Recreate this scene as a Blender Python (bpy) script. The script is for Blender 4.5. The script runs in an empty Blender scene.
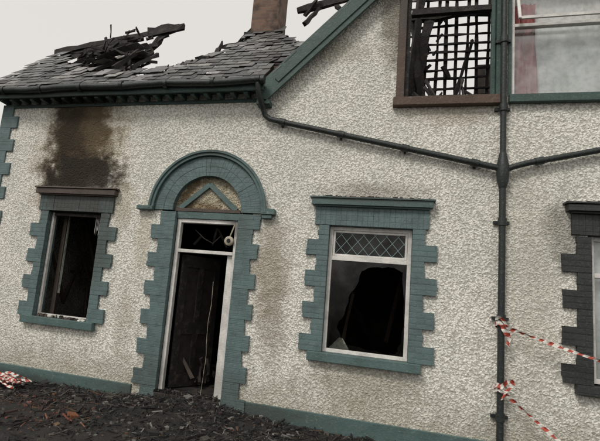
import bpy, bmesh, math, random
from mathutils import Vector, Matrix, noise
random.seed(7)
R=random.uniform
scene=bpy.context.scene
COL=bpy.context.collection

# ------------------------------------------------------------------ node helpers
def new_mat(name):
    m=bpy.data.materials.new(name); m.use_nodes=True
    nt=m.node_tree; b=nt.nodes["Principled BSDF"]; return m,nt,b
def N(nt,t,**k):
    n=nt.nodes.new(t)
    for a,v in k.items(): setattr(n,a,v)
    return n
def mix(nt,fac,a,b,blend='MIX'):
    n=nt.nodes.new("ShaderNodeMix"); n.data_type='RGBA'; n.blend_type=blend
    for s,v in ((0,fac),(6,a),(7,b)):
        if isinstance(v,(int,float)): n.inputs[s].default_value=v
        elif isinstance(v,tuple): n.inputs[s].default_value=(*v,1) if len(v)==3 else v
        else: nt.links.new(v,n.inputs[s])
    return n.outputs[2]
def math_(nt,op,a,b=None,c=None,clamp=False):
    n=nt.nodes.new("ShaderNodeMath"); n.operation=op; n.use_clamp=clamp
    for i,v in enumerate((a,b,c)):
        if v is None: continue
        if isinstance(v,(int,float)): n.inputs[i].default_value=v
        else: nt.links.new(v,n.inputs[i])
    return n.outputs[0]
def maprange(nt,v,a,b,c=0.,d=1.,smooth=True):
    n=nt.nodes.new("ShaderNodeMapRange"); n.interpolation_type='SMOOTHSTEP' if smooth else 'LINEAR'
    nt.links.new(v,n.inputs[0])
    for i,x in enumerate((a,b,c,d)): n.inputs[i+1].default_value=x
    return n.outputs[0]
def coord(nt): return N(nt,"ShaderNodeNewGeometry").outputs["Position"]
def noise_t(nt,vec,scale,detail=3,rough=.55,dist=0):
    n=N(nt,"ShaderNodeTexNoise"); n.inputs["Scale"].default_value=scale; n.inputs["Detail"].default_value=detail
    n.inputs["Roughness"].default_value=rough; n.inputs["Distortion"].default_value=dist
    nt.links.new(vec,n.inputs["Vector"]); return n.outputs[0]
def stretch(nt,vec,s):
    n=N(nt,"ShaderNodeVectorMath",operation='MULTIPLY'); nt.links.new(vec,n.inputs[0]); n.inputs[1].default_value=s; return n.outputs[0]
def blob(nt,vec,c,s):
    n=N(nt,"ShaderNodeVectorMath",operation='SUBTRACT'); nt.links.new(vec,n.inputs[0]); n.inputs[1].default_value=(c[0],0,c[1])
    m=N(nt,"ShaderNodeVectorMath",operation='MULTIPLY'); nt.links.new(n.outputs[0],m.inputs[0]); m.inputs[1].default_value=(1/s[0],0,1/s[1])
    l=N(nt,"ShaderNodeVectorMath",operation='LENGTH'); nt.links.new(m.outputs[0],l.inputs[0])
    return l.outputs["Value"]
def bump(nt,b,h,strength=.5,dist=.01):
    n=N(nt,"ShaderNodeBump"); n.inputs["Strength"].default_value=strength; n.inputs["Distance"].default_value=dist
    nt.links.new(h,n.inputs["Height"]); nt.links.new(n.outputs[0],b.inputs["Normal"])

# ------------------------------------------------------------------ materials
def roughcast(name,base=(.90,.875,.80),disp=True,tymp=False):
    m,nt,b=new_mat(name); P=coord(nt)
    n1=noise_t(nt,P,26,3,.65,.3)
    v=N(nt,"ShaderNodeTexVoronoi",feature='F1'); v.inputs["Scale"].default_value=34
    w=N(nt,"ShaderNodeVectorMath",operation='ADD')
    nn=N(nt,"ShaderNodeTexNoise"); nn.inputs["Scale"].default_value=14; nn.inputs["Detail"].default_value=1; nt.links.new(P,nn.inputs["Vector"])
    sc=stretch(nt,nn.outputs["Color"],(.06,.06,.06)); nt.links.new(P,w.inputs[0]); nt.links.new(sc,w.inputs[1]); nt.links.new(w.outputs[0],v.inputs["Vector"])
    lump=maprange(nt,v.outputs["Distance"],.05,.8,1,0)
    h=math_(nt,'ADD',math_(nt,'MULTIPLY',lump,.65),math_(nt,'MULTIPLY',maprange(nt,n1,.36,.66),.45))
    fine=noise_t(nt,P,90,2,.7)
    h2=math_(nt,'ADD',h,math_(nt,'MULTIPLY',fine,.2))
    big=noise_t(nt,P,1.1,4,.62); mid=noise_t(nt,P,4.5,4,.65)
    sp=N(nt,"ShaderNodeSeparateXYZ"); nt.links.new(P,sp.inputs[0])
    low=maprange(nt,sp.outputs[2],3.6,.2,.25,1.0)
    c=mix(nt,maprange(nt,big,.38,.65),base,tuple(x*y for x,y in zip(base,(.88,.89,.90))))
    c=mix(nt,math_(nt,'MULTIPLY',math_(nt,'MULTIPLY',maprange(nt,mid,.48,.70),low),.5),c,(.50,.46,.38))
    crev_shade=maprange(nt,h,.24,.60)
    c=mix(nt,math_(nt,'MULTIPLY',math_(nt,'SUBTRACT',1.0,crev_shade),.60),c,(.27,.26,.22))  # crevice shadow put into the base colour where the relief is low
    spk=noise_t(nt,P,15,4,.75)
    c=mix(nt,math_(nt,'MULTIPLY',math_(nt,'MULTIPLY',maprange(nt,spk,.56,.67),low),.7),c,(.22,.19,.13))
    spk2=noise_t(nt,P,48,3,.7)
    c=mix(nt,math_(nt,'MULTIPLY',maprange(nt,spk2,.61,.71),.45),c,(.18,.16,.13))
    streak=noise_t(nt,stretch(nt,P,(6,1,.5)),1,3,.6)
    c=mix(nt,math_(nt,'MULTIPLY',maprange(nt,streak,.57,.77),.25),c,(.45,.43,.36))
    edge=noise_t(nt,P,3.2,5,.68)
    e2=math_(nt,'MULTIPLY',math_(nt,'SUBTRACT',edge,.5),1.5)
    def stain(c,cen,s,col,amt,inner=.25,outer=1.05):
        d=math_(nt,'ADD',blob(nt,P,cen,s),e2)
        return mix(nt,math_(nt,'MULTIPLY',maprange(nt,d,outer,inner),amt),c,col)
    if not tymp:
        c=stain(c,(-5.45,3.95),(1.2,2.0),(.30,.22,.11),.8)
        c=stain(c,(-5.50,4.2),(.92,1.6),(.085,.062,.036),.9,inner=.45)
        c=stain(c,(-5.78,4.3),(.5,1.3),(.035,.028,.02),.85)
        c=stain(c,(-5.35,3.45),(1.05,.55),(.03,.025,.02),.93,inner=.5)
        c=stain(c,(-1.70,2.0),(.40,1.0),(.24,.19,.12),.6)
        c=stain(c,(-1.60,1.2),(.3,.9),(.22,.19,.14),.45)
        c=stain(c,(-3.95,2.4),(.22,.9),(.42,.38,.28),.4)
        c=stain(c,(-4.1,1.0),(.3,.8),(.3,.27,.2),.35)
        c=stain(c,(-.2,.5),(1.0,.5),(.27,.25,.18),.5)
        c=stain(c,(-.25,3.3),(1.1,.2),(.16,.13,.1),.45)
        c=stain(c,(-4.4,2.9),(.3,.6),(.34,.30,.2),.45)
        c=stain(c,(0.0,6.1),(.35,1.2),(.10,.08,.05),.7)
        c=stain(c,(-.9,5.6),(.9,.3),(.3,.26,.18),.35)
        c=stain(c,(.8,4.5),(.8,.25),(.3,.24,.16),.45)
        c=stain(c,(1.85,2.2),(.5,2.4),(.42,.40,.32),.4)
        c=stain(c,(2.25,2.8),(.3,.7),(.1,.09,.07),.5)
        zz=math_(nt,'ADD',sp.outputs[2],math_(nt,'MULTIPLY',e2,.7))
        c=mix(nt,math_(nt,'MULTIPLY',maprange(nt,zz,.7,-.1),.55),c,(.26,.24,.17))
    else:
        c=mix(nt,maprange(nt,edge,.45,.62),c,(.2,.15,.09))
    nt.links.new(c,b.inputs["Base Color"]); b.inputs["Roughness"].default_value=.92
    b.inputs["Specular IOR Level"].default_value=.2
    if disp:
        d=N(nt,"ShaderNodeDisplacement"); d.inputs["Scale"].default_value=.012; d.inputs["Midlevel"].default_value=.6
        nt.links.new(h2,d.inputs["Height"]); nt.links.new(d.outputs[0],nt.nodes["Material Output"].inputs["Displacement"])
        m.displacement_method='BOTH'
    else: bump(nt,b,h2,1,.02)
    return m
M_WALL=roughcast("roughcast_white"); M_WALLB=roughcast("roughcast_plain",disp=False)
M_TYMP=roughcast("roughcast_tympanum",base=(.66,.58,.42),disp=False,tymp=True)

def painted(name,col,burn=None,brick=True,dirt=.35,rough=.6,wear=0):
    m,nt,b=new_mat(name); P=coord(nt)
    n=noise_t(nt,P,5,4,.65); n2=noise_t(nt,P,38,3,.7)
    c=mix(nt,maprange(nt,n,.35,.7),col,tuple(x*.72 for x in col))
    c=mix(nt,math_(nt,'MULTIPLY',maprange(nt,n2,.52,.75),dirt),c,(.16,.15,.12))
    if wear:
        n3=noise_t(nt,P,22,5,.75); c=mix(nt,math_(nt,'MULTIPLY',maprange(nt,n3,.59,.66),wear),c,(.34,.36,.32))
    h=math_(nt,'ADD',math_(nt,'MULTIPLY',n2,.7),n)
    if brick:
        sp=N(nt,"ShaderNodeSeparateXYZ"); nt.links.new(P,sp.inputs[0])
        cb=N(nt,"ShaderNodeCombineXYZ"); nt.links.new(sp.outputs[0],cb.inputs[0]); nt.links.new(sp.outputs[2],cb.inputs[1])
        bt=N(nt,"ShaderNodeTexBrick"); nt.links.new(cb.outputs[0],bt.inputs["Vector"])
        bt.inputs["Scale"].default_value=1; bt.inputs["Brick Width"].default_value=.225; bt.inputs["Row Height"].default_value=.0785
        bt.inputs["Mortar Size"].default_value=.006; bt.inputs["Mortar Smooth"].default_value=.6
        bt.inputs["Color1"].default_value=(1,1,1,1); bt.inputs["Color2"].default_value=(.7,.7,.7,1); bt.inputs["Mortar"].default_value=(.6,.6,.6,1)
        c=mix(nt,.22,c,bt.outputs["Color"],'MULTIPLY')
        h=math_(nt,'SUBTRACT',h,math_(nt,'MULTIPLY',bt.outputs["Fac"],.35))
    if burn:
        for cen,s,amt in burn:
            d=math_(nt,'ADD',blob(nt,P,cen,s),math_(nt,'MULTIPLY',math_(nt,'SUBTRACT',n,.5),1.6))
            c=mix(nt,math_(nt,'MULTIPLY',maprange(nt,d,1.1,.4),amt),c,(.035,.028,.022))
    nt.links.new(c,b.inputs["Base Color"]); b.inputs["Roughness"].default_value=rough
    bump(nt,b,h,.9,.008); return m
TEAL=(.112,.172,.172)
M_TEAL=painted("teal_brick_paint",TEAL,burn=[((-5.35,3.0),(1.1,.5),.8),((-4.75,2.3),(.35,.9),.5),((-2.3,2.6),(.3,.4),.3),((-.2,3.15),(.9,.08),.5),((-3.6,.2),(.4,.4),.35),((-2.1,.1),(.4,.4),.35)],wear=.3)
M_TEALS=painted("teal_smooth_paint",(.082,.138,.133),brick=False,burn=[((-.2,3.27),(1.3,.22),.6),((-2.85,3.9),(.6,.2),.3)],wear=.25)
M_BARGE=painted("dark_green_timber_paint",(.042,.085,.076),brick=False,dirt=.55,burn=[((.2,6.6),(.9,.9),.5),((-6,5),(1.5,.4),.5)],wear=.25)
M_BROWN=painted("scorched_brown_paint",(.07,.05,.038),brick=False,dirt=.4)
M_SILLB=painted("scorched_sill_paint",(.085,.048,.03),brick=False,dirt=.5,burn=[((.1,6.4),(.4,.9),.7)],wear=.2)
M_BLK=painted("black_brick_paint",(.028,.032,.032),brick=True,dirt=.3)
M_PIPE=painted("old_pipe_paint",(.014,.021,.02),brick=False,dirt=.35,rough=.5)
M_PLIN=painted("plinth_paint",(.075,.13,.125),brick=False,dirt=.6,wear=.3,burn=[((-2.6,-.1),(2.2,.2),.6),((-6.2,-.2),(1.5,.15),.6)])
M_WHITE=painted("white_frame_paint",(.76,.74,.70),brick=False,dirt=.25,rough=.4,burn=[((-4.8,2.7),(.5,.6),.95),((-2.3,2.65),(.3,.25),.7),((-5.35,2.8),(.8,.2),.95),((-2.9,.2),(.9,.35),.4)])

def charred():
    m,nt,b=new_mat("charred_timber"); P=coord(nt)
    n=noise_t(nt,P,9,4,.7); v=N(nt,"ShaderNodeTexVoronoi",feature='DISTANCE_TO_EDGE'); v.inputs["Scale"].default_value=35; nt.links.new(P,v.inputs["Vector"])
    c=mix(nt,maprange(nt,n,.45,.75),(.010,.009,.008),(.055,.042,.032))
    nt.links.new(c,b.inputs["Base Color"]); b.inputs["Roughness"].default_value=.75
    bump(nt,b,math_(nt,'ADD',v.outputs["Distance"],n),.8,.01); return m
M_CHAR=charred()
def soot():
    m,nt,b=new_mat("sooty_plaster"); P=coord(nt); n=noise_t(nt,P,2.2,5,.7)
    c=mix(nt,maprange(nt,n,.4,.72),(.008,.007,.006),(.05,.04,.03)); nt.links.new(c,b.inputs["Base Color"]); b.inputs["Roughness"].default_value=.95; return m
M_SOOT=soot()
def vcol(name,rough=.8,bs=60):
    m,nt,b=new_mat(name); a=N(nt,"ShaderNodeAttribute",attribute_name="tint"); P=coord(nt)
    n=noise_t(nt,P,bs,3,.7)
    c=mix(nt,maprange(nt,n,.35,.7),a.outputs["Color"],mix(nt,1.0,a.outputs["Color"],(.5,.5,.47),'MULTIPLY'))
    nt.links.new(c,b.inputs["Base Color"]); b.inputs["Roughness"].default_value=rough; bump(nt,b,n,.5,.004); return m
M_SLATE=vcol("slate",.5,18); M_DEB=vcol("debris",.85,40)
def brickm():
    m,nt,b=new_mat("chimney_brick"); P=coord(nt)
    sp=N(nt,"ShaderNodeSeparateXYZ"); nt.links.new(P,sp.inputs[0]); cb=N(nt,"ShaderNodeCombineXYZ")
    nt.links.new(math_(nt,'ADD',sp.outputs[0],sp.outputs[1]),cb.inputs[0]); nt.links.new(sp.outputs[2],cb.inputs[1])
    bt=N(nt,"ShaderNodeTexBrick"); nt.links.new(cb.outputs[0],bt.inputs["Vector"]); bt.inputs["Scale"].default_value=1
    bt.inputs["Brick Width"].default_value=.225; bt.inputs["Row Height"].default_value=.078; bt.inputs["Mortar Size"].default_value=.006
    bt.inputs["Color1"].default_value=(.20,.12,.085,1); bt.inputs["Color2"].default_value=(.13,.08,.06,1); bt.inputs["Mortar"].default_value=(.17,.145,.12,1)
    n=noise_t(nt,P,2.5,5,.65); c=mix(nt,maprange(nt,n,.46,.66),bt.outputs["Color"],(.045,.033,.025))
    nt.links.new(c,b.inputs["Base Color"]); b.inputs["Roughness"].default_value=.9; bump(nt,b,math_(nt,'SUBTRACT',1.0,bt.outputs["Fac"]),.8,.01); return m
M_BRICK=brickm()
def glass(name,tint,fac,gcol=(.9,.9,.9)):
    m=bpy.data.materials.new(name); m.use_nodes=True; nt=m.node_tree; nt.nodes.clear()
    t=N(nt,"ShaderNodeBsdfTransparent"); t.inputs[0].default_value=(*tint,1); g=N(nt,"ShaderNodeBsdfGlossy"); g.inputs["Roughness"].default_value=.12; g.inputs[0].default_value=(*gcol,1)
    P=coord(nt); n=noise_t(nt,P,3,4,.6); f=maprange(nt,n,.35,.7,fac*.5,fac*1.3)
    x=N(nt,"ShaderNodeMixShader"); nt.links.new(f,x.inputs[0]); o=N(nt,"ShaderNodeOutputMaterial")
    nt.links.new(t.outputs[0],x.inputs[1]); nt.links.new(g.outputs[0],x.inputs[2]); nt.links.new(x.outputs[0],o.inputs[0]); return m
M_GLASS=glass("dirty_glass",(.5,.5,.47),.04); M_GLASSC=glass("window_glass",(.9,.92,.92),.14)
def flat(name,col,rough=.8,var=.25,sc=12):
    m,nt,b=new_mat(name); P=coord(nt); n=noise_t(nt,P,sc,4,.6)
    c=mix(nt,maprange(nt,n,.35,.7),col,tuple(x*(1-var) for x in col)); nt.links.new(c,b.inputs["Base Color"]); b.inputs["Roughness"].default_value=rough; return m
M_LEAD=flat("lead_came",(.24,.33,.35),.5); M_PINK=flat("pink_curtain",(.36,.12,.12)); M_PALE=flat("pale_reflection_cloth",(.72,.71,.69))  # last: curtain cloth, also the pale sheet painted as the pane's reflection
M_RED=flat("tape_red",(.48,.08,.05),.45,.4,30); M_TW=flat("tape_white",(.75,.72,.66),.45,.3,30)
M_STONE=flat("grey_stone",(.22,.24,.21),.9,.5)
M_METAL=flat("enamel_metal",(.50,.45,.34),.4,.5)
M_DUST=flat("charred_door_wood",(.028,.022,.018),.8,.6,8)
def groundm():
    m,nt,b=new_mat("ashy_ground"); P=coord(nt); n=noise_t(nt,P,1.2,6,.7); n2=noise_t(nt,P,25,5,.75); n3=noise_t(nt,P,7,6,.75)
    c=mix(nt,maprange(nt,n,.4,.65),(.010,.009,.008),(.026,.022,.018)); c=mix(nt,maprange(nt,n2,.54,.72),c,(.07,.062,.052))
    c=mix(nt,math_(nt,'MULTIPLY',maprange(nt,n3,.56,.68),.6),c,(.09,.075,.055))
    nt.links.new(c,b.inputs["Base Color"]); b.inputs["Roughness"].default_value=.75; bump(nt,b,math_(nt,'ADD',n2,n3),1,.04); return m
M_GROUND=groundm()

# ------------------------------------------------------------------ mesh builder
class MB:
    def __init__(s): s.v=[];s.f=[];s.m=[];s.t=[];s.mats=[]
    def mi(s,mat):
        if mat not in s.mats: s.mats.append(mat)
        return s.mats.index(mat)
    def poly(s,vs,faces,mat,tint=(1,1,1)):
        o=len(s.v); s.v+= [tuple(v) for v in vs]
        for f in faces: s.f.append(tuple(o+i for i in f)); s.m.append(s.mi(mat)); s.t.append(tint)
    def box(s,x0,x1,y0,y1,z0,z1,mat,j=0,tint=(1,1,1)):
        vs=[(x,y,z) for x in(x0,x1) for y in(y0,y1) for z in(z0,z1)]
        if j: vs=[(a+R(-j,j),b+R(-j,j),c+R(-j,j)) for a,b,c in vs]
        s.poly(vs,[(0,1,3,2),(4,6,7,5),(0,4,5,1),(2,3,7,6),(0,2,6,4),(1,5,7,3)],mat,tint)
    def beam(s,a,b,w,h,mat,j=0,tint=(1,1,1),up=Vector((0,0,1)),segs=1):
        a=Vector(a);b=Vector(b);d=(b-a).normalized()
        sd=d.cross(up)
        if sd.length<.05: sd=d.cross(Vector((0,1,0)))
        sd.normalize(); u=sd.cross(d)
        vs=[];fs=[]
        for k in range(segs+1):
            p=a.lerp(b,k/segs); sc=1+ (R(-.3,.2) if j else 0)
            for q,r in((-1,-1),(1,-1),(1,1),(-1,1)):
                vs.append(p+sd*q*w/2*sc+u*r*h/2*sc+Vector((R(-j,j),R(-j,j),R(-j,j))))
        for k in range(segs):
            for i in range(4):
                n=(i+1)%4; fs.append((4*k+i,4*k+n,4*k+4+n,4*k+4+i))
        fs.append((3,2,1,0)); e=4*segs; fs.append((e,e+1,e+2,e+3)); s.poly(vs,fs,mat,tint)
    def tube(s,pts,r,mat,seg=12,caps=True):
        pts=[Vector(p) for p in pts]; vs=[];fs=[];n=len(pts)
        for k,p in enumerate(pts):
            d=((pts[min(k+1,n-1)]-p).normalized()+(p-pts[max(k-1,0)]).normalized())
            d.normalize(); sd=d.cross(Vector((0,1,0)))
            if sd.length<.1: sd=d.cross(Vector((0,0,1)))
            sd.normalize(); u=sd.cross(d)
            rr=r[k] if isinstance(r,list) else r
            for i in range(seg):
                a=2*math.pi*i/seg; vs.append(p+sd*math.cos(a)*rr+u*math.sin(a)*rr)
        for k in range(n-1):
            for i in range(seg):
                q=(i+1)%seg; fs.append((k*seg+i,k*seg+q,(k+1)*seg+q,(k+1)*seg+i))
        if caps: fs.append(tuple(range(seg))[::-1]); fs.append(tuple((n-1)*seg+i for i in range(seg)))
        s.poly(vs,fs,mat)
    def prism(s,outline,y0,y1,mat):
        n=len(outline); vs=[(x,y0,z) for x,z in outline]+[(x,y1,z) for x,z in outline]
        fs=[tuple(range(n)),tuple(range(2*n-1,n-1,-1))]+[(i,n+i,n+(i+1)%n,(i+1)%n) for i in range(n)]
        s.poly(vs,fs,mat)
    def build(s,name,parent=None,bevel=0,smooth=False,seg=1):
        me=bpy.data.meshes.new(name); me.from_pydata(s.v,[],s.f)
        for m in s.mats: me.materials.append(m)
        me.polygons.foreach_set("material_index",s.m)
        ca=me.color_attributes.new("tint",'FLOAT_COLOR','CORNER'); data=[]
        for p,t in zip(me.polygons,s.t): data+= [t[0],t[1],t[2],1.0]*p.loop_total
        ca.data.foreach_set("color",data)
        me.validate()
        bm=bmesh.new(); bm.from_mesh(me); bmesh.ops.recalc_face_normals(bm,faces=bm.faces); bm.to_mesh(me); bm.free()
        if smooth:
            me.polygons.foreach_set("use_smooth",[True]*len(me.polygons)); me.set_sharp_from_angle(angle=math.radians(40))
        o=bpy.data.objects.new(name,me); COL.objects.link(o)
        if parent: o.parent=parent
        if bevel:
            b=o.modifiers.new("bevel",'BEVEL'); b.width=bevel; b.segments=seg; b.limit_method='ANGLE'
        return o
house=bpy.data.objects.new("burnt_house",None); COL.objects.link(house)

# ------------------------------------------------------------------ dimensions
XL=-7.33; XG=-1.95; XP=1.5; XR=4.95; GZ=-.21
OPEN=[(-5.90,-4.80,.90,2.77),(-.83,.36,.90,2.75),(2.56,3.76,.90,2.78),(.15,1.42,4.76,6.55),(1.62,2.90,4.76,6.55)]
DX0,DX1=-3.38,-2.28; ACX,ACZ=-2.85,2.88
def top(x):
    if x<XG: return 4.97
    return 4.85+(min(x,2*XP-x)-XG)*1.0
# ------------------------------------------------------------------ front wall grid
st=.0145
def front():
    nx=int((XR-XL)/st); nz=int((8.4+.3)/st); idx={}; vs=[];fs=[]
    def vid(i,k):
        q=idx.get((i,k))
        if q is None:
            q=len(vs); idx[(i,k)]=q; vs.append((XL+i*st,.006*noise.noise(Vector((i*.02,k*.02,1)))-.003,-.3+k*st))
        return q
    for i in range(nx):
        x=XL+(i+.5)*st; t=top(x); ops=[o for o in OPEN if o[0]-.03<x<o[1]+.03]
        for k in range(nz):
            z=-.3+(k+.5)*st
            if z>t: break
            if any(o[2]-.03<z<o[3]+.03 for o in ops): continue
            if DX0-.03<x<DX1+.03 and z<2.9: continue
            if (x-ACX)**2+(z-ACZ)**2<.8**2 and z>2.85: continue
            fs.append((vid(i,k),vid(i+1,k),vid(i+1,k+1),vid(i,k+1)))
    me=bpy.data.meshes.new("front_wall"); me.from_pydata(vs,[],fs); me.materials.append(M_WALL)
    me.polygons.foreach_set("use_smooth",[True]*len(fs))
    o=bpy.data.objects.new("front_wall",me); COL.objects.link(o); o.parent=house
front()
b=MB()
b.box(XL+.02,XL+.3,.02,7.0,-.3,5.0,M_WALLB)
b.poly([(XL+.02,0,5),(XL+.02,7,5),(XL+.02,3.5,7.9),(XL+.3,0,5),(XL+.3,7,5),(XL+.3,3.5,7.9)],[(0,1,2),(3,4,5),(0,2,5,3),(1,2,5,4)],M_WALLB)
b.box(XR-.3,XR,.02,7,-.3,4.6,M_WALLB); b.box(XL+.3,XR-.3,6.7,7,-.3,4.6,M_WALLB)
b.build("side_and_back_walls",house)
b=MB()
b.box(XL+.3,XR-.3,.3,6.7,-.12,-.02,M_SOOT); b.box(XL+.3,XR-.3,.3,6.7,4.3,4.42,M_SOOT)
b.box(XL+.31,XR-.31,3.6,3.75,-.02,4.3,M_SOOT)
for x in(-4.2,-1.5,1.45): b.box(x-.06,x+.06,.31,3.6,-.02,4.3,M_SOOT)
b.box(XL+.31,-5.95,.24,.3,0,4.3,M_SOOT); b.box(-4.75,DX0-.06,.24,.3,0,4.3,M_SOOT); b.box(DX1+.06,-.88,.24,.3,0,4.3,M_SOOT); b.box(.41,2.5,.24,.3,0,4.3,M_SOOT)
for o in OPEN[:3]: b.box(o[0]-.05,o[1]+.05,.24,.3,0,o[2]-.05,M_SOOT); b.box(o[0]-.05,o[1]+.05,.24,.3,o[3]+.05,4.3,M_SOOT)
b.box(DX0-.06,DX1+.06,.24,.3,2.86,4.3,M_SOOT)
b.build("burnt_interior",house)
b=MB(); b.box(XG+.4,.1,.2,.28,4.5,4.9,M_SOOT); b.box(1.45,1.6,.06,.28,4.5,6.6,M_SOOT); b.box(1.55,XR-.5,2.6,2.7,4.42,6.6,M_SOOT)
b.build("upper_partition",house)

# ------------------------------------------------------------------ surrounds
def quoins(b,x_in,side,z0,z1,narrow,wide,mat,ch=.235,start=0,y0=-.042,y1=.24):
    z=z0;k=start
    while z<z1-.03:
        zt=min(z+ch,z1); w=(wide if k%2==0 else narrow)+R(-.012,.012)
        n=3; hh=(zt-z)/n
        for q in range(n):
            ww=w+R(-.010,.010); a,c=(x_in-ww,x_in) if side<0 else (x_in,x_in+ww)
            b.box(a,c,y0-(.004 if k%2==0 else 0)-R(0,.004),y1,z+q*hh+.0003,z+(q+1)*hh-.0003,mat)
        z=zt;k+=1
def window_surround(name,o,mat,lint,sillm,wideL=.33,narL=.17,lint_w=.26):
    x0,x1,z0,z1=o; b=MB()
    quoins(b,x0,-1,z0-.02,z1,narL,wideL,mat,start=0); quoins(b,x1,1,z0-.02,z1,narL,wideL,mat,start=0)
    n=int(round((x1-x0+2*narL+.1)/.078)); a=x0-narL-.05; w=(x1-x0+2*narL+.1)/n
    for i in range(n): b.box(a+i*w+.0004,a+(i+1)*w-.0004,-.046+R(-.005,.003),.24,z1+.004,z1+.285,mat)
    b.build(name+"_surround",house,bevel=.0018)
    b=MB(); b.box(x0-lint_w-.02,x1+lint_w,-.13,.02,z1+.31,z1+.40,lint,.004); b.box(x0-lint_w+.03,x1+lint_w-.05,-.09,.02,z1+.285,z1+.308,lint)
    b.box(x0-lint_w-.05,x1+lint_w+.03,-.15,.02,z1+.406,z1+.43,lint,.003)
    for i in range(34):
        x=R(x0-lint_w,x1+lint_w); b.box(x-R(.01,.05),x+R(.01,.05),-.13+R(0,.06),-.0,z1+.425,z1+.43+R(.003,.022),M_CHAR,.006)
    b.build(name+"_hood",house,bevel=.008,seg=2)
    b=MB(); b.box(x0-.2,x1+.17,-.11,.22,z0-.15,z0-.022,sillm,.004); b.build(name+"_sill",house,bevel=.01,seg=2)
window_surround("left_window",OPEN[0],M_TEAL,M_BROWN,M_TEALS)
window_surround("front_window",OPEN[1],M_TEAL,M_TEALS,M_TEALS)
window_surround("far_window",OPEN[2],M_BLK,M_BLK,M_BLK)
b=MB(); quoins(b,DX0,-1,-.2,2.88,.27,.42,M_TEAL,start=1); quoins(b,DX1,1,-.2,2.88,.26,.37,M_TEAL,start=0)
b.box(DX0,DX1,.02,.24,2.76,2.87,M_TEALS)
nv=34
for i in range(nv):
    a0=math.pi*i/nv+.0006; a1=math.pi*(i+1)/nv-.0006; yy=-.05+R(-.004,.004)
    for r0,r1,dy in((.60,.7655,.004),(.7665,.93,0)):
        pts=[(ACX+r0*math.cos(a0),ACZ+r0*math.sin(a0)),(ACX+r1*math.cos(a0),ACZ+r1*math.sin(a0)),(ACX+r1*math.cos(a1),ACZ+r1*math.sin(a1)),(ACX+r0*math.cos(a1),ACZ+r0*math.sin(a1))]
        b.prism(pts,yy+dy,.12,M_TEAL)
b.build("door_surround",house,bevel=.0018)
b=MB()
def ring(r0,r1,y0,y1,mat,n=48,z_=ACZ):
    A=[math.pi*i/n for i in range(n+1)]
    vs=[];fs=[]
    for a in A:
        for r,y in((r0,y0),(r1,y0),(r1,y1),(r0,y1)): vs.append((ACX+r*math.cos(a),y,z_+r*math.sin(a)))
    for i in range(n):
        for q in range(4): fs.append((4*i+q,4*i+(q+1)%4,4*i+4+(q+1)%4,4*i+4+q))
    fs+= [(3,2,1,0),(4*n,4*n+1,4*n+2,4*n+3)]
    b.poly(vs,fs,mat)
ring(.935,1.01,-.10,.02,M_TEALS); ring(.985,1.03,-.125,-.101,M_TEALS)
b.box(ACX-1.24,ACX-.94,-.12,.02,2.86,2.925,M_TEALS); b.box(ACX+.94,ACX+1.17,-.12,.02,2.86,2.95,M_TEALS); b.box(ACX+.96,ACX+1.12,-.10,.02,2.80,2.858,M_TEALS)
b.build("arch_hood_moulding",house,bevel=.006)
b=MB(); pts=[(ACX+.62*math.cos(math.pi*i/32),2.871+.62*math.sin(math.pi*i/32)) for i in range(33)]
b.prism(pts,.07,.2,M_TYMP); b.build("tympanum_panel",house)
b=MB()
b.beam((ACX-.50,.045,2.92),(ACX+.0,.045,3.35),.06,.085,M_TEALS); b.beam((ACX+.50,.043,2.92),(ACX-.0,.043,3.35),.06,.085,M_TEALS)
b.box(ACX-.58,ACX+.58,.01,.07,2.874,2.93,M_BROWN)
b.build("tympanum_chevron",house,bevel=.004)
b=MB(); b.box(XL-.03,DX0-.43,-.035,.02,-.4,.0,M_PLIN); b.box(DX1+.38,XR,-.035,.02,-.4,.02,M_PLIN); b.box(DX0,DX1,-.08,.25,-.4,-.05,M_DUST)
b.build("plinth",house,bevel=.008)
b=MB(); z=-.1;k=0
while z<4.8:
    w=.36 if k%2 else .22
    b.box(XL-.03,XL+w+R(-.01,.01),-.035-(.003 if k%2 else 0),.35 if k%2 else .5,z,z+.234,M_TEAL); z+=.235;k+=1
b.build("corner_quoins",house,bevel=.004)

# ------------------------------------------------------------------ windows
def frame(b,x0,x1,z0,z1,w,y0,y1,mat,j=0):
    b.box(x0,x0+w,y0,y1,z0,z1,mat,j); b.box(x1-w,x1,y0,y1,z0,z1,mat,j)
    b.box(x0+w,x1-w,y0+.002,y1-.002,z0,z0+w,mat,j); b.box(x0+w,x1-w,y0+.002,y1-.002,z1-w,z1,mat,j)
x0,x1,z0,z1=OPEN[1]; b=MB(); frame(b,x0+.002,x1-.002,z0-.02,z1,.055,.06,.13,M_WHITE)
b.box(x0+.057,x1-.057,.055,.125,2.235,2.30,M_WHITE); frame(b,x0+.06,x1-.06,2.303,z1-.058,.032,.07,.115,M_WHITE)
b.build("front_window_frame",house,bevel=.004)
b=MB(); lx0,lx1,lz0,lz1=x0+.093,x1-.093,2.336,z1-.091
dx,dz=.165,.20
for s in(1,-1):
    for i in range(-12,20):
        pts=[]
        xa=lx0+i*dx
        for z in(lz0,lz1):
            x=xa+s*(z-lz0)*dx/dz; pts.append([x,z])
        (ax,az),(bx,bz)=pts
        if ax>bx: (ax,az),(bx,bz)=(bx,bz),(ax,az)
        if bx<lx0+.01 or ax>lx1-.01: continue
        sl=(bz-az)/(bx-ax)
        if ax<lx0: az+=sl*(lx0-ax); ax=lx0
        if bx>lx1: bz-=sl*(bx-lx1); bx=lx1
        b.beam((ax,.09+s*.002,az),(bx,.09+s*.002,bz),.006,.013,M_LEAD,up=Vector((0,1,0)))
b.box(lx0,lx1,.093,.097,lz0,lz1,M_GLASS)
b.build("leaded_toplight",house)
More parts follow.
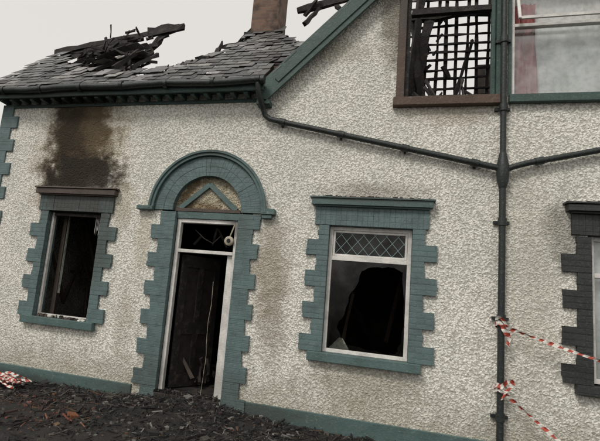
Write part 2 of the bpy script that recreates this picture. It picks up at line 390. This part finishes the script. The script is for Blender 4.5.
b=MB(); gx0,gx1,gz0,gz1=x0+.057,x1-.057,z0+.036,2.235
hole=[(-.52,1.02),(-.20,.965),(.18,.96),(.27,1.12),(.285,1.5),(.27,1.82),(.25,2.12),(.05,2.19),(-.18,2.17),(-.33,2.10),(-.39,1.88),(-.49,1.72),(-.54,1.45),(-.64,1.25)]
outer=[(gx0,gz0),(-.15,gz0),(gx1,gz0),(gx1,1.1),(gx1,1.5),(gx1,1.8),(gx1,gz1),(.05,gz1),(-.18,gz1),(-.33,gz1),(gx0,gz1),(gx0,1.8),(gx0,1.45),(gx0,1.2)]
H2=[];O2=[]
for i in range(len(hole)):
    j=(i+1)%len(hole); H2.append(hole[i]); O2.append(outer[i])
    for t in(.33,.66):
        H2.append((hole[i][0]*(1-t)+hole[j][0]*t+R(-.018,.018),hole[i][1]*(1-t)+hole[j][1]*t+R(-.018,.018))); O2.append((outer[i][0]*(1-t)+outer[j][0]*t,outer[i][1]*(1-t)+outer[j][1]*t))
n=len(H2)
b.poly([(x,.09,z) for x,z in O2]+[(x,.09,z) for x,z in H2],[(i,(i+1)%n,n+(i+1)%n,n+i) for i in range(n)],M_GLASS)
b.build("broken_pane",house)
b=MB(); b.poly([(-.78,.14,.9),(-.42,.12,.9),(-.6,.30,.9),(-.60,.17,1.10),(-.55,.18,1.09),(-.68,.2,1.0)],[(0,1,4,3),(0,3,5),(1,2,4),(2,3,4),(0,5,2),(5,3,2)],M_STONE)
b.box(-.4,-.1,.13,.2,.88,.93,M_STONE,.015); b.build("fallen_slate_piece",house)
b=MB()
for i in range(16):
    x=R(-1.2,1.2); b.beam((x,R(.9,2.6),R(.2,3.8)),(x+R(-.8,.8),R(.9,2.6),R(.4,4.2)),.05,.08,M_CHAR if i%2 else M_BROWN,.015,segs=3)
b.build("fallen_ceiling_timbers",house)
x0,x1,z0,z1=OPEN[0]; b=MB()
b.box(x0+.01,x0+.055,.06,.12,z0-.02,z1-.02,M_WHITE,.004); b.box(x0+.055,x1-.02,.062,.12,z1-.075,z1-.025,M_CHAR,.006)
b.box(x1-.05,x1-.004,.06,.12,z0-.02,z1-.03,M_WHITE,.006); b.box(x0+.056,x1-.051,.055,.13,z0-.02,z0+.035,M_WHITE,.005)
b.box(x0+.10,x0+.16,.3,.4,z0,z1,M_BROWN,.01)
b.box(x0+.165,x0+.19,.33,.36,1.3,z1,M_STONE,.01)
b.box(x0+.45,x0+.5,1.2,1.3,.0,2.6,M_BROWN,.01); b.box(x0+.9,x0+.95,1.2,1.3,.0,2.6,M_BROWN,.01)
for i in range(14):
    xx=R(x0-.6,x1+.2); b.beam((xx,R(.6,2.2),R(.2,3.2)),(xx+R(-.6,.6),R(.6,2.2),R(.3,3.6)),.05,.07,M_BROWN,.012,segs=3)
for i in range(70):
    x=R(x0+.06,x1-.06);y=R(-.08,.2);s=R(.010,.04); b.box(x-s,x+s,y-s*.7,y+s*.7,z0-.02,z0-.02+R(.01,.05),random.choice([M_CHAR,M_TW,M_STONE,M_STONE,M_CHAR,M_BROWN]),.012)
b.build("left_window_frame",house,bevel=.003)
b=MB()
for i in range(6):
    xa=x1-.06-i*.028; b.poly([(xa,.14,2.7),(xa-.028,.16,2.7),(xa-.02+R(-.01,.01),.15,2.52-R(0,.15)),(xa+.005,.13,2.5-R(0,.15))],[(0,1,2,3)],M_PALE)
b.build("curtain_remnant",house)
x0,x1,z0,z1=OPEN[2]; b=MB(); frame(b,x0+.002,x1-.002,z0,z1,.06,.06,.13,M_WHITE); b.box(x0+.062,x1-.062,.058,.128,2.24,2.30,M_WHITE)
b.box((x0+x1)/2-.03,(x0+x1)/2+.03,.059,.127,z0+.062,2.238,M_WHITE)
b.box(x0+.062,x1-.062,.09,.096,z0+.062,z1-.062,M_GLASSC); b.box(x0+.05,x1-.05,.2,.21,z0,z1,M_PALE)
b.build("far_window_frame",house,bevel=.004)
x0,x1,z0,z1=OPEN[3]; b=MB()
b.box(x0-.12,x0-.003,-.03,.22,z0,z1+.3,M_SILLB,.006); b.box(x0,x0+.07,.04,.14,z0,z1,M_CHAR,.008)
b.box(x1-.06,x1-.004,.04,.14,z0,z1,M_BARGE,.004); b.box(x1,x1+.055,-.03,.16,z0,z1+.3,M_BARGE)
b.box(x0+.07,x1-.06,.04,.14,z0,z0+.06,M_CHAR,.006)
b.box(x0+.07,x1-.06,.05,.13,6.18,6.28,M_CHAR,.008)
b.box(x0-.15,x1+.04,-.12,.2,z0-.14,z0-.005,M_SILLB,.004); b.box(x0-.16,x1+.05,-.03,.2,z1,z1+.3,M_BROWN)
b.build("burnt_upper_window",house,bevel=.005)
b=MB()
for i in range(8):
    x=.36+i*.165; b.beam((x+R(-.02,.02),1.25,5.05),(x+R(-.05,.05),1.25,7.5-R(0,.3)),.05,R(.04,.055),M_CHAR,.006,segs=7)
for i in range(12):
    z=5.3+i*.17; xa=.2+(R(0,.35) if random.random()<.3 else 0); xb=1.65-(R(0,.5) if random.random()<.3 else 0)
    b.beam((xa,1.20,z+R(-.03,.03)),(xb,1.20,z+R(-.04,.04)),.03,R(.026,.042),M_CHAR,.006,segs=7)
b.beam((.22,1.0,4.9),(.42,1.1,7.3),.12,.16,M_CHAR,.02,segs=6); b.beam((.5,.9,5.0),(.25,1.1,6.7),.06,.1,M_CHAR,.02,segs=6)
b.beam((.30,1.05,4.9),(.55,1.1,6.9),.05,.2,M_CHAR,.03,segs=8)
b.beam((1.62,1.0,4.9),(1.7,1.0,7.4),.12,.2,M_CHAR,.02,segs=6); b.beam((.1,1.1,6.75),(1.8,1.1,6.85),.12,.12,M_CHAR,.02,segs=6)
b.beam((.95,.9,5.1),(1.3,1.3,6.4),.03,.05,M_CHAR,.015,segs=5)
for i in range(34):
    x=R(.3,.8); z=R(5.1,6.9); b.beam((x,1.1,z),(x+R(-.2,.2),1.15,z+R(-.25,.25)),.03,R(.03,.09),M_CHAR,.01,segs=2)
for i in range(12):
    x=R(.2,1.4); b.beam((x,.2,4.8),(x+R(-.2,.2),.5,4.8+R(.15,.5)),.03,.04,M_CHAR,.01,segs=2)
b.build("charred_laths",house)
x0,x1,z0,z1=OPEN[4]; b=MB(); frame(b,x0+.002,x1-.002,z0,z1,.045,.03,.12,M_WHITE); b.box(x0+.047,x1-.047,.028,.118,5.86,5.91,M_WHITE)
b.box(x0-.04,x1+.14,-.10,.2,z0-.12,z0-.005,M_BARGE); b.box(x0-.05,x0-.001,-.02,.16,z0,z1,M_BARGE)
L=.62
for xa,xb in((x0+.05,x0+.09),(x1-.09,x1-.05)): b.beam(((xa+xb)/2,.02,6.5),((xa+xb)/2,-.16,6.5-L),.04,.03,M_WHITE)
b.beam((x0+.09,-.157,6.51-L),(x1-.09,-.157,6.51-L),.03,.045,M_WHITE)
b.box(x0+.047,x1-.047,.07,.076,z0+.045,5.86,M_GLASSC)
b.poly([(x0+.09,.01,6.48),(x1-.09,.01,6.48),(x1-.09,-.155,6.53-L),(x0+.09,-.155,6.53-L)],[(0,1,2,3)],M_GLASSC)
b.build("upper_window_frame",house,bevel=.003)
def curtain(name,xa,xb,za,zb,y,mat,wave,amp):
    n=60; vs=[];fs=[]
    for i in range(n+1):
        x=xa+(xb-xa)*i/n
        for k in range(9):
            z=za+(zb-za)*k/8; vs.append((x+.02*math.sin(z*3+i*.2),y+amp*math.sin(x*wave+math.sin(z*2)*.5),z))
    for i in range(n):
        for k in range(8): fs.append((i*9+k,(i+1)*9+k,(i+1)*9+k+1,i*9+k+1))
    b=MB(); b.poly(vs,fs,mat); return b.build(name,house,smooth=True)
curtain("pink_curtain",1.67,1.98,4.78,6.3,.17,M_PINK,75,.022)
curtain("pale_reflection_cloth",1.66,2.86,4.78,6.5,.24,M_PALE,60,.004)  # pale sheet added behind the glass to stand in for its sky reflection

# ------------------------------------------------------------------ door
b=MB()
b.box(DX0+.01,DX0+.075,.05,.15,-.03,2.755,M_WHITE,.002); b.box(DX1-.07,DX1-.008,.05,.15,-.03,2.755,M_WHITE,.002)
b.box(DX0+.076,DX1-.071,.052,.148,2.69,2.755,M_WHITE); b.box(DX0+.076,DX1-.071,.048,.15,2.19,2.245,M_WHITE)
b.box(DX1-.17,DX1-.072,.10,.14,-.02,2.188,M_WHITE,.004)
b.build("door_frame",house,bevel=.004)
b=MB()
pl=[(DX0+.10,.20),(-2.88,.98)]
def leaf(u0,u1,z0,z1,t,mat,off=0):
    a=Vector((pl[0][0],pl[0][1],0)); d=Vector((pl[1][0]-pl[0][0],pl[1][1]-pl[0][1],0)); nrm=Vector((d.y,-d.x,0)).normalized()
    p=a+d*u0+nrm*off; q=a+d*u1+nrm*off
    vs=[p,q,q+nrm*t,p+nrm*t]; vs=[Vector((v.x,v.y,z0)) for v in vs]+[Vector((v.x,v.y,z1)) for v in vs]
    b.poly(vs,[(0,1,2,3),(4,5,6,7),(0,1,5,4),(1,2,6,5),(2,3,7,6),(3,0,4,7)],mat)
leaf(0,1,0,2.17,.02,M_DUST)
for u0,u1,z0_,z1_ in((0,.14,0,2.17),(.86,1,0,2.17),(.14,.86,0,.2),(.14,.86,1.97,2.17),(.14,.86,.85,1.05),(.44,.56,.2,.85),(.44,.56,1.05,1.97)): leaf(u0,u1,z0_,z1_,.025,M_CHAR,.02)
b.build("charred_door",house)
b=MB()
for x,y,z,t in((-2.62,1.5,0,2.1),(-2.9,2.2,0,2.0),(-2.45,.6,0,1.1)): b.beam((x,y,z),(x+R(-.1,.1),y,t),.07,.09,M_BROWN,.01,segs=5)
for i in range(25): x=R(DX0+.2,DX1-.1); b.beam((x,R(.4,1.6),R(0,.25)),(x+R(-.4,.4),R(.4,1.6),R(0,.6)),.04,.05,random.choice([M_CHAR,M_CHAR,M_BROWN]),.01,segs=2)
b.build("hall_wreckage",house)
b=MB(); b.tube([(-2.42,-.01,2.42),(-2.42,.0,2.42),(-2.42,.045,2.42)],[.062,.075,.078],M_METAL,22); b.tube([(-2.42,-.025,2.42),(-2.42,-.012,2.42)],[.03,.035],M_CHAR,14)
b.beam((-2.42,.03,2.48),(-2.36,.05,2.69),.012,.02,M_METAL); b.build("alarm_bell",house,smooth=True)
b=MB(); b.tube([(-2.62+.012*math.sin(i*.8),.02+.01*math.cos(i*2),1.75-i*.125) for i in range(15)],.003,M_METAL,6)
b.tube([(-3.1,.2,2.6),(-2.9,.15,2.45),(-2.75,.18,2.38),(-2.62,.15,2.5)],.008,M_CHAR,6)
for i in range(4): x=R(DX0+.1,DX1-.3); b.beam((x,.4,R(2.5,2.7)),(x+R(-.2,.2),.42,R(2.3,2.5)),.02,.03,M_CHAR,.01,segs=2)
b.build("hanging_wiring",house)

# ------------------------------------------------------------------ eaves, gutter, roof
b=MB()
b.box(XL-.45,XG-.05,-.30,-.26,4.86,5.03,M_BARGE); b.box(XL-.45,XG-.05,-.26,.0,4.93,4.96,M_BARGE)
x=XL+.05
while x<XG-.15: b.box(x,x+.07,-.24,-.001,4.83,4.925,M_BARGE,.003); x+=.235
b.box(XL,XG-.05,-.03,.02,4.77,4.83,M_BARGE)
b.build("eaves_fascia",house,bevel=.004)
b=MB(); pts=[(XL-.5+(XG-.1-XL+.5)*i/40,-.37+.004*math.sin(i*1.7),4.99+.012*math.sin(i*.5)+R(-.003,.003)) for i in range(41)]
b.tube(pts,.060,M_PIPE,12)
for i in range(0,7): b.tube([(XL+.2+i*.85,-.37,4.99),(XL+.26+i*.85,-.37,4.99)],.075,M_PIPE,12)
b.build("eaves_gutter",house,smooth=True)
SL=math.radians(42); ts=math.tan(SL)
def RZ(y): return 5.03+ts*(y+.3)
outline=[(-7.85,-.36),(-7.9,.9),(-8.0,2.16),(-7.6,1.9),(-7.25,1.3),(-6.7,1.05),(-6.2,.6),(-5.53,.34),(-4.81,.25),(-4.23,.34),(-3.64,.75),(-3.35,1.2),(-3.2,1.75),(-3.2,2.5),(-2.45,2.5),(-2.2,1.9),(-1.9,1.5),(-1.2,1.25),(-1.2,.35),(-2.1,.12),(-2.08,-.36)]
def inside(x,y,P=outline):
    c=False;n=len(P)
    for i in range(n):
        (xa,ya),(xb,yb)=P[i],P[(i+1)%n]
        if (ya>y)!=(yb>y) and x<(xb-xa)*(y-ya)/(yb-ya)+xa: c=not c
    return c
def slate_tint(x=0,s=0):
    g=R(.09,.18)*(1+.9*noise.noise(Vector((x*1.7,s*2.2,4)))); q=random.random()
    if q<.07: g=R(.24,.36)
    if q>.80: g=R(.03,.07)
    return (g,g*1.0,g*R(.93,1.03))
def slate(b,x,s0,w,h,lift=0,rot=0,T=None):
    L=h*1.9; t=.008; c=[(-w/2,0),(w/2,0),(w/2,L),(-w/2,L)]
    if random.random()<.12: c[random.choice((0,1))]=(R(-.3,.3)*w,R(0,.06))
    vs=[]
    for dz in(0,t):
        for (u,v) in c:
            u2=u*math.cos(rot)-v*math.sin(rot)+R(-.004,.004); v2=u*math.sin(rot)+v*math.cos(rot)+R(-.006,.006)
            n=.022*(1-v/L)+dz+lift+.012
            vs.append(Vector((x+u2,(s0+v2)*math.cos(SL)-.36-n*math.sin(SL),RZ(-.36)+(s0+v2)*math.sin(SL)+n*math.cos(SL))))
    if T: vs=[T@v for v in vs]
    b.poly(vs,[(0,1,2,3),(7,6,5,4),(0,4,5,1),(1,5,6,2),(2,6,7,3),(3,7,4,0)],M_SLATE,slate_tint(x,s0))
b=MB(); h=.20;w=.25;r=0
while r*h<4.0:
    x=-8.0+(w/2 if r%2 else 0)
    while x<-1.2:
        s=r*h; y=s*math.cos(SL)-.36
        jx=noise.noise(Vector((x*1.3,y*1.3,0)))*.25
        if inside(x+jx*.6,y+abs(jx)*.4+.08) and inside(x,y+.02):
            near=not inside(x,y+.35)
            if not(random.random()<(.15 if near else .05)):
                slate(b,x,s,w-.006+R(-.02,.0),h,R(0,.04) if near else R(0,.010),R(-.25,.25) if near else R(-.03,.03))
        x+=w
    r+=1
b.build("slate_roof",house)
b=MB()
x=-7.75
while x<-1.3:
    ymax=-.3 if x<-2.1 else .4
    y00=ymax
    while inside(x,ymax+.1) or ymax<0: ymax+=.1
    ymax=ymax+R(-.1,.25)
    b.beam((x,y00,RZ(y00)-.08),(x,ymax,RZ(ymax)-.08),.05,.1,M_CHAR,.008,segs=4); x+=.42
r=1
while r*h<3.6:
    y=r*h*math.cos(SL)-.36; run=None; x=-7.9
    while x<-1.1:
        ins=inside(x,y+.05)
        if ins and run is None: run=x
        if (not ins or x>-1.2) and run is not None:
            xe=x+R(-.05,.2)
            if y<.25: xe=min(xe,-2.12)
            if xe-run>.2: b.beam((run+R(0,.05),y,RZ(y)-.012),(xe,y,RZ(y)-.012),.04,.02,M_CHAR,.004,segs=5)
            run=None
        x+=.05
    r+=1
b.build("roof_battens",house)
b=MB()
def st_(a,c,w,h_,mat=None,j=.02,seg=5): b.beam(a,c,w,h_,mat or M_CHAR,j,segs=seg)
st_((-8.05,1.9,7.06),(-4.85,2.1,7.62),.06,.14,j=.010,seg=10); st_((-5.6,2.0,7.46),(-4.72,2.1,7.62),.10,.2,j=.02)
st_((-7.9,2.0,6.98),(-5.7,2.0,7.36),.1,.1,seg=9); st_((-7.6,1.7,6.75),(-5.9,1.9,7.15),.08,.12)
st_((-5.15,2.1,7.5),(-5.55,2.0,6.95),.09,.13); st_((-5.55,2.0,6.98),(-5.75,1.7,6.25),.08,.12)
st_((-5.3,2.0,7.15),(-6.0,1.8,6.9),.07,.1); st_((-6.9,1.6,6.2),(-6.1,2.0,7.3),.07,.12); st_((-6.4,1.5,6.1),(-5.4,2.0,7.0),.07,.12)
st_((-7.3,1.7,6.5),(-5.8,1.6,6.35),.1,.14); st_((-7.1,1.7,6.45),(-6.7,2.0,7.2),.06,.1)
st_((-6.6,1.8,7.3),(-6.2,1.8,6.3),.05,.08); st_((-5.0,2.1,7.55),(-5.35,2.0,7.2),.04,.06)
for k in range(5): # exposed rafters still standing in the hole
    x=-6.9+k*.42; st_((x,.9,RZ(.9)-.1),(x+R(-.1,.15),1.9+R(-.2,.1),RZ(1.9)-.15),.05,.09,j=.01)
for i in range(110):
    x=R(-7.3,-5.6); t=(x+7.3)/1.6; zc=R(6.2+.1*(1-t),6.85+.45*t)
    a=(x,R(1.5,2.1),zc); L=R(.12,.45); an=R(-.6,1.8); st_(a,(a[0]+L*math.cos(an),a[1]+R(-.2,.2),a[2]+L*math.sin(an)*.6),R(.02,.05),R(.025,.07),j=.012,seg=2)
for i in range(34):
    x=R(-5.6,-3.4); y=.3+max(0,(x+4.3))*.6; st_((x,y,RZ(y)-.03),(x+R(-.1,.15),y+R(0,.1),RZ(y)+R(.02,.14)),.02,.03,j=.006,seg=2)
b.build("collapsed_roof_timbers",house)
b=MB()
T=Matrix.Translation(Vector((-6.4,1.3,6.45)))@Matrix.Rotation(math.radians(-14),4,'Y')@Matrix.Rotation(math.radians(-22),4,'X')@Matrix.Translation(Vector((6.4,-.0,-5.45)))
for r in range(0,5):
    for i in range(0,9):
        if random.random()<.3+.06*r: continue
        x=-7.4+i*.26+(.13 if r%2 else 0); slate(b,x,r*.2+.2,.26,.2,R(0,.08),R(-.3,.3),T)
b.build("slipped_slates",house)
b=MB(); st_((-2.5,4.0,9.05),(-1.05,4.0,9.32),.12,.16,j=.012); st_((-2.3,4.0,8.9),(-1.9,3.8,9.3),.06,.1); st_((-1.6,4,9.2),(-1.3,4,8.9),.06,.09); st_((-2.2,3.6,8.4),(-1.9,4,9.1),.07,.1)
st_((-3.6,2.9,7.5),(-3.1,3.0,8.0),.05,.1); st_((-3.9,2.4,7.2),(-3.1,2.7,7.55),.05,.08); st_((-3.5,2.4,7.25),(-3.3,2.8,7.9),.04,.06)
for x in(-3.9,-3.5,-3.3): st_((x,1.2,RZ(1.2)-.1),(x+R(-.1,.1),1.2+R(.3,1),RZ(1.9)-.1),.05,.09)
b.build("ridge_remains",house)
b=MB(); b.box(-3.22,-2.58,2.45,3.2,5.5,9.6,M_BRICK); b.box(-3.28,-2.52,2.39,3.26,9.6,9.75,M_BRICK); b.box(-3.25,-2.55,2.42,3.23,9.75,9.85,M_BRICK)
b.tube([(-3.05,2.8,9.85),(-3.05,2.8,10.3)],.1,M_SILLB,14); b.tube([(-2.75,2.8,9.85),(-2.75,2.8,10.3)],.1,M_SILLB,14)
b.build("chimney_stack",house,bevel=.01)
b=MB()
for x in(-3.3,-2.55): b.beam((x,2.2,RZ(2.2)),(x,3.0,RZ(3.0)),.1,.02,M_STONE,.01,segs=3)
b.beam((-3.35,2.40,RZ(2.38)+.03),(-2.45,2.40,RZ(2.38)+.03),.02,.16,M_CHAR,.01,segs=3); b.build("lead_flashing",house)
b=MB()
def barge(x0,z0,x1,z1,y0,y1,th,mat):
    d=Vector((x1-x0,0,z1-z0)).normalized(); n=Vector((-d.z,0,d.x))
    if n.z<0:n=-n
    P=[Vector((x0,0,z0)),Vector((x1,0,z1)),Vector((x1,0,z1))+n*th,Vector((x0,0,z0))+n*th]
    b.prism([(p.x,p.z) for p in P],y0,y1,mat)
barge(-1.98,4.70,1.5,8.18,-.2,-.155,.31,M_BARGE); barge(-1.78,5.02,1.5,8.30,-.22,-.201,.09,M_BARGE); barge(-1.98,4.88,1.5,8.36,-.153,.0,.04,M_BARGE)
barge(4.98,4.70,1.502,8.18,-.2,-.155,.31,M_BARGE); barge(4.98,4.88,1.502,8.36,-.153,.0,.04,M_BARGE)
b.box(-2.12,-1.90,-.2,.0,4.66,4.74,M_BARGE)
b.build("gable_bargeboard",house,bevel=.004)
b=MB()
for i in range(15):
    x=-1.85+i*.23; z=x+7.07
    b.beam((x,-.2,z),(x+R(-.02,.02),.15+R(0,.25),z),.24,.014,M_SLATE,.008,tint=slate_tint(),up=Vector((-1,0,1)))
b.build("gable_verge_slates",house)

# ------------------------------------------------------------------ pipes
b=MB(); yp=-.10; px=1.50
b.tube([(px,yp,-.3),(px,yp,3.42)],.043,M_PIPE,16); b.tube([(px,yp,3.86),(px,yp,8.0)],.040,M_PIPE,16)
for z in(.35,1.6,2.9,4.55,5.6,6.4): b.tube([(px,yp,z-.05),(px,yp,z+.05)],.056,M_PIPE,16); b.box(px-.10,px+.10,yp+.045,.01,z-.02,z+.02,M_PIPE)
b.tube([(px,yp,3.38),(px,yp,3.48),(px,yp,3.66),(px,yp,3.78),(px,yp,3.88)],[.05,.075,.085,.065,.045],M_PIPE,16)
b.tube([(-2.08,-.36,4.95),(-2.06,-.34,4.80),(-2.02,-.16,4.62),(-1.98,-.10,4.50),(-1.90,-.09,4.44),(-1.75,-.09,4.40),(1.30,-.09,3.70),(1.42,-.10,3.67),(1.5,-.1,3.62)],.045,M_PIPE,14)
b.tube([(1.5,-.1,3.62),(1.62,-.10,3.68),(1.8,-.09,3.74),(4.6,-.09,4.36)],.042,M_PIPE,14)
for t in(.02,.33,.64,.95):
    x=-1.75+3.05*t; z=4.40-.70*t; b.tube([(x-.05,-.09,z+.0115),(x+.05,-.09,z-.0115)],.056,M_PIPE,14); b.box(x-.015,x+.015,-.05,.01,z-.07,z+.07,M_PIPE)
for x in(1.95,3.0): z=3.74+(x-1.8)*.2214; b.tube([(x-.05,-.09,z-.0115),(x+.05,-.09,z+.0115)],.054,M_PIPE,14)
b.build("drainpipe",house,smooth=True)

# ------------------------------------------------------------------ barrier tape
def tape(b,pts,w=.042,osc=.4,seg=.055,ph=0,roll=0):
    P=[Vector(p) for p in pts]; path=[]
    for i in range(len(P)-1):
        p0=P[max(i-1,0)];p1=P[i];p2=P[i+1];p3=P[min(i+2,len(P)-1)]; n=max(2,int((p2-p1).length/.0125))
        for k in range(n):
            t=k/n; path.append(.5*((2*p1)+(p2-p0)*t+(2*p0-5*p1+4*p2-p3)*t*t+(3*p1-p0-3*p2+p3)*t**3))
    path.append(P[-1]); vs=[];ms=[];L=0
    for k,p in enumerate(path):
        d=(path[min(k+1,len(path)-1)]-path[max(k-1,0)]).normalized(); up=Vector((0,0,1)) if abs(d.z)<.9 else Vector((1,0,0))
        up=(up-d*up.dot(d)).normalized(); up=Matrix.Rotation(roll+osc*math.sin(L*6+ph)+.25*math.sin(L*23),3,d)@up; nn=up.cross(d)
        if k: L+=(p-path[k-1]).length
        ww=w*(1+.35*math.sin(L*11+ph)); f=.008*math.sin(L*60)
        vs+=[p+up*ww/2+d*.014+nn*f,p+nn*.006,p-up*ww/2-d*.014-nn*f]; ms.append(int(L/seg)%2)
    for k in range(len(path)-1):
        for q in(0,1): b.poly([vs[3*k+q],vs[3*k+q+1],vs[3*k+4+q],vs[3*k+3+q]],[(0,1,2,3)],M_RED if ms[k] else M_TW)
b=MB()
tape(b,[(1.46,-.165,1.56),(1.53,-.16,1.50),(1.9,-.19,1.39),(2.4,-.22,1.245),(3.0,-.3,1.13),(4.2,-.5,.98)],w=.042,osc=.7)
tape(b,[(px+.064*math.cos(a*.5),yp+.064*math.sin(a*.5),1.52+.02*math.sin(a)) for a in range(0,26)],w=.045)
tape(b,[(1.45,-.17,1.56),(1.52,-.2,1.46),(1.57,-.18,1.36),(1.56,-.17,1.26)],w=.05,osc=.7)
tape(b,[(1.42,-.15,1.60),(1.49,-.19,1.60),(1.55,-.17,1.50)],w=.045,osc=.7,ph=2)
b.build("barrier_tape")
b=MB()
tape(b,[(1.47,-.165,.70),(1.56,-.17,.64),(1.8,-.2,.45),(2.15,-.25,.17),(2.5,-.4,-.08),(3.1,-.7,-.13)],w=.04,osc=.7)
tape(b,[(px+.064*math.cos(a*.5),yp+.064*math.sin(a*.5),.72+.03*math.sin(a*.7)) for a in range(0,26)],w=.045)
tape(b,[(1.48,-.17,.72),(1.58,-.2,.83),(1.62,-.18,.78),(1.55,-.17,.68),(1.50,-.18,.58)],w=.04,osc=.6)
b.build("barrier_tape.001")
b=MB()
for i in range(4):
    pts=[(-5.75+R(-.5,.4),-.62+R(-.25,.2),-.15+R(0,.10)) for k in range(8)]; tape(b,pts,w=.04,osc=1.2,ph=i)
b.build("barrier_tape.002")

# ------------------------------------------------------------------ ground + debris
def gz(x,y):
    h=.035*noise.noise(Vector((x*1.1,y*1.1,3)))+.025*noise.noise(Vector((x*4,y*4,9)))
    h+=.14*math.exp(-((x+2.7)/1.1)**2-((y+.25)/.6)**2)
    return GZ+h*(1 if -12<x<8 and -9<y<1 else 0)
def axis(lo,hi,st_,far):
    a=[lo+i*st_ for i in range(int((hi-lo)/st_)+1)]; o=[];d=.4
    p=a[-1]
    while p<far: p+=d; d*=1.5; o.append(p)
    q=a[0];d=.4;l=[]
    while q>-far: q-=d; d*=1.5; l.append(q)
    return l[::-1]+a+o
xs=axis(-9,5,.06,400); ys=axis(-6,.3,.06,400)
vs=[(x,y,gz(x,y)) for x in xs for y in ys]; ny=len(ys)
fs=[(i*ny+k,(i+1)*ny+k,(i+1)*ny+k+1,i*ny+k+1) for i in range(len(xs)-1) for k in range(ny-1)]
me=bpy.data.meshes.new("ground"); me.from_pydata(vs,[],fs); me.materials.append(M_GROUND); me.polygons.foreach_set("use_smooth",[True]*len(fs))
o=bpy.data.objects.new("ground",me); COL.objects.link(o)
b=MB()
for i in range(24000):
    x=R(-8.0,3.5); y=-abs(random.gauss(0,1.3))-.06
    if y<-4.2: continue
    dens=noise.noise(Vector((x*1.5,y*1.5,7)))
    if dens<R(-.7,.15): continue
    if DX0-.05<x<DX1+.05 and random.random()<.2: y=R(-.1,.2)
    s=random.choice([.006,.008,.012,.012,.018,.025,.036])*R(.7,1.3)
    if random.random()<.005: s=R(.06,.09)
    q=random.random()
    red=max(0,1-math.hypot(x+4.6,y+1.9)/1.3)
    if q<.68: g=R(.006,.024); t=(g*(1+red),g*.95,g*.88)
    elif q<.90: g=R(.03,.08); t=(g*(1.1+red),g,g*.85)
    elif q<.98: g=R(.10,.25); t=(g,g*.98,g*.9)
    else: t=(R(.12,.2),R(.07,.1),.05)
    if random.random()<red*.3: t=(R(.15,.25),R(.07,.1),R(.04,.06))
    z=gz(x,y)+s*.1
    if y>-.04: z=-.03
    if random.random()<.5:
        an=R(0,6.28); L=s*R(1.5,6); b.beam((x,y,z),(x+L*math.cos(an),min(y+L*math.sin(an),-.05 if y<-.04 else .3),z+R(-.01,.05)),s*.4,s*.3,M_DEB,s*.1,tint=t)
    else:
        an=R(0,3.14); c_,s_=math.cos(an)*s,math.sin(an)*s; th=s*R(.1,.6); tl=R(-.45,.45)*s
        top_=[(x+c_,y+s_,z+th+tl),(x-s_,y+c_,z+th),(x-c_,y-s_,z+th-tl),(x+s_*R(.6,1),y-c_,z+th)]
        bot=[(u[0],u[1],u[2]-th-.02) for u in top_]
        b.poly(top_+bot,[(0,1,2,3),(7,6,5,4),(0,4,5,1),(1,5,6,2),(2,6,7,3),(3,7,4,0)],M_DEB,t)
for i in range(30):
    x=R(-6.5,1);y=-abs(R(.1,2.6));an=R(0,3.14);L=R(.2,.6); b.beam((x,y,gz(x,y)+.02),(x+L*math.cos(an),min(y+L*math.sin(an)*.6,-.08),gz(x,y)+.03+R(0,.06)),.03,.03,M_CHAR,.008,segs=4)
b.build("fire_debris")

# ------------------------------------------------------------------ camera
Xc=Vector((.955,.0467,-.2929)); Yc=Vector((.2806,.1777,.9432)); Zc=Vector((.0961,-.983,.1566))
right=Vector((Xc.x,Yc.x,Zc.x)); fwd=Vector((Xc.z,Yc.z,Zc.z))
right.normalize(); fwd=(fwd-right*fwd.dot(right)).normalized(); upv=right.cross(fwd)
M=Matrix((right,upv,-fwd)).transposed().to_4x4(); M.translation=Vector((0,-7.288,1.55))
cam=bpy.data.cameras.new("camera"); co=bpy.data.objects.new("camera",cam); COL.objects.link(co); co.matrix_world=M
cam.lens=28.8; cam.sensor_width=36; cam.shift_x=.1; cam.clip_end=2000; scene.camera=co

# ------------------------------------------------------------------ light
w=bpy.data.worlds.new("World"); scene.world=w; w.use_nodes=True; nt=w.node_tree; bg=nt.nodes["Background"]
EL,AZ=math.radians(48),math.radians(205)
sky=N(nt,"ShaderNodeTexSky",sky_type='NISHITA'); sky.sun_disc=False; sky.sun_elevation=EL; sky.sun_rotation=AZ; sky.dust_density=5; sky.air_density=1
hs=N(nt,"ShaderNodeHueSaturation"); hs.inputs["Saturation"].default_value=.15; nt.links.new(sky.outputs[0],hs.inputs["Color"])
c=mix(nt,.8,hs.outputs[0],(8.9,8.6,8.1))
nt.links.new(c,bg.inputs[0]); bg.inputs[1].default_value=.1
sd=Vector((math.sin(AZ)*math.cos(EL),math.cos(AZ)*math.cos(EL),math.sin(EL)))
sl=bpy.data.lights.new("sun",'SUN'); sl.energy=1.5; sl.angle=math.radians(14); sl.color=(1,.955,.89)
so=bpy.data.objects.new("sun",sl); COL.objects.link(so); so.rotation_euler=sd.to_track_quat('Z','Y').to_euler()
scene.view_settings.view_transform='Standard'; scene.view_settings.look='None'; scene.view_settings.exposure=0
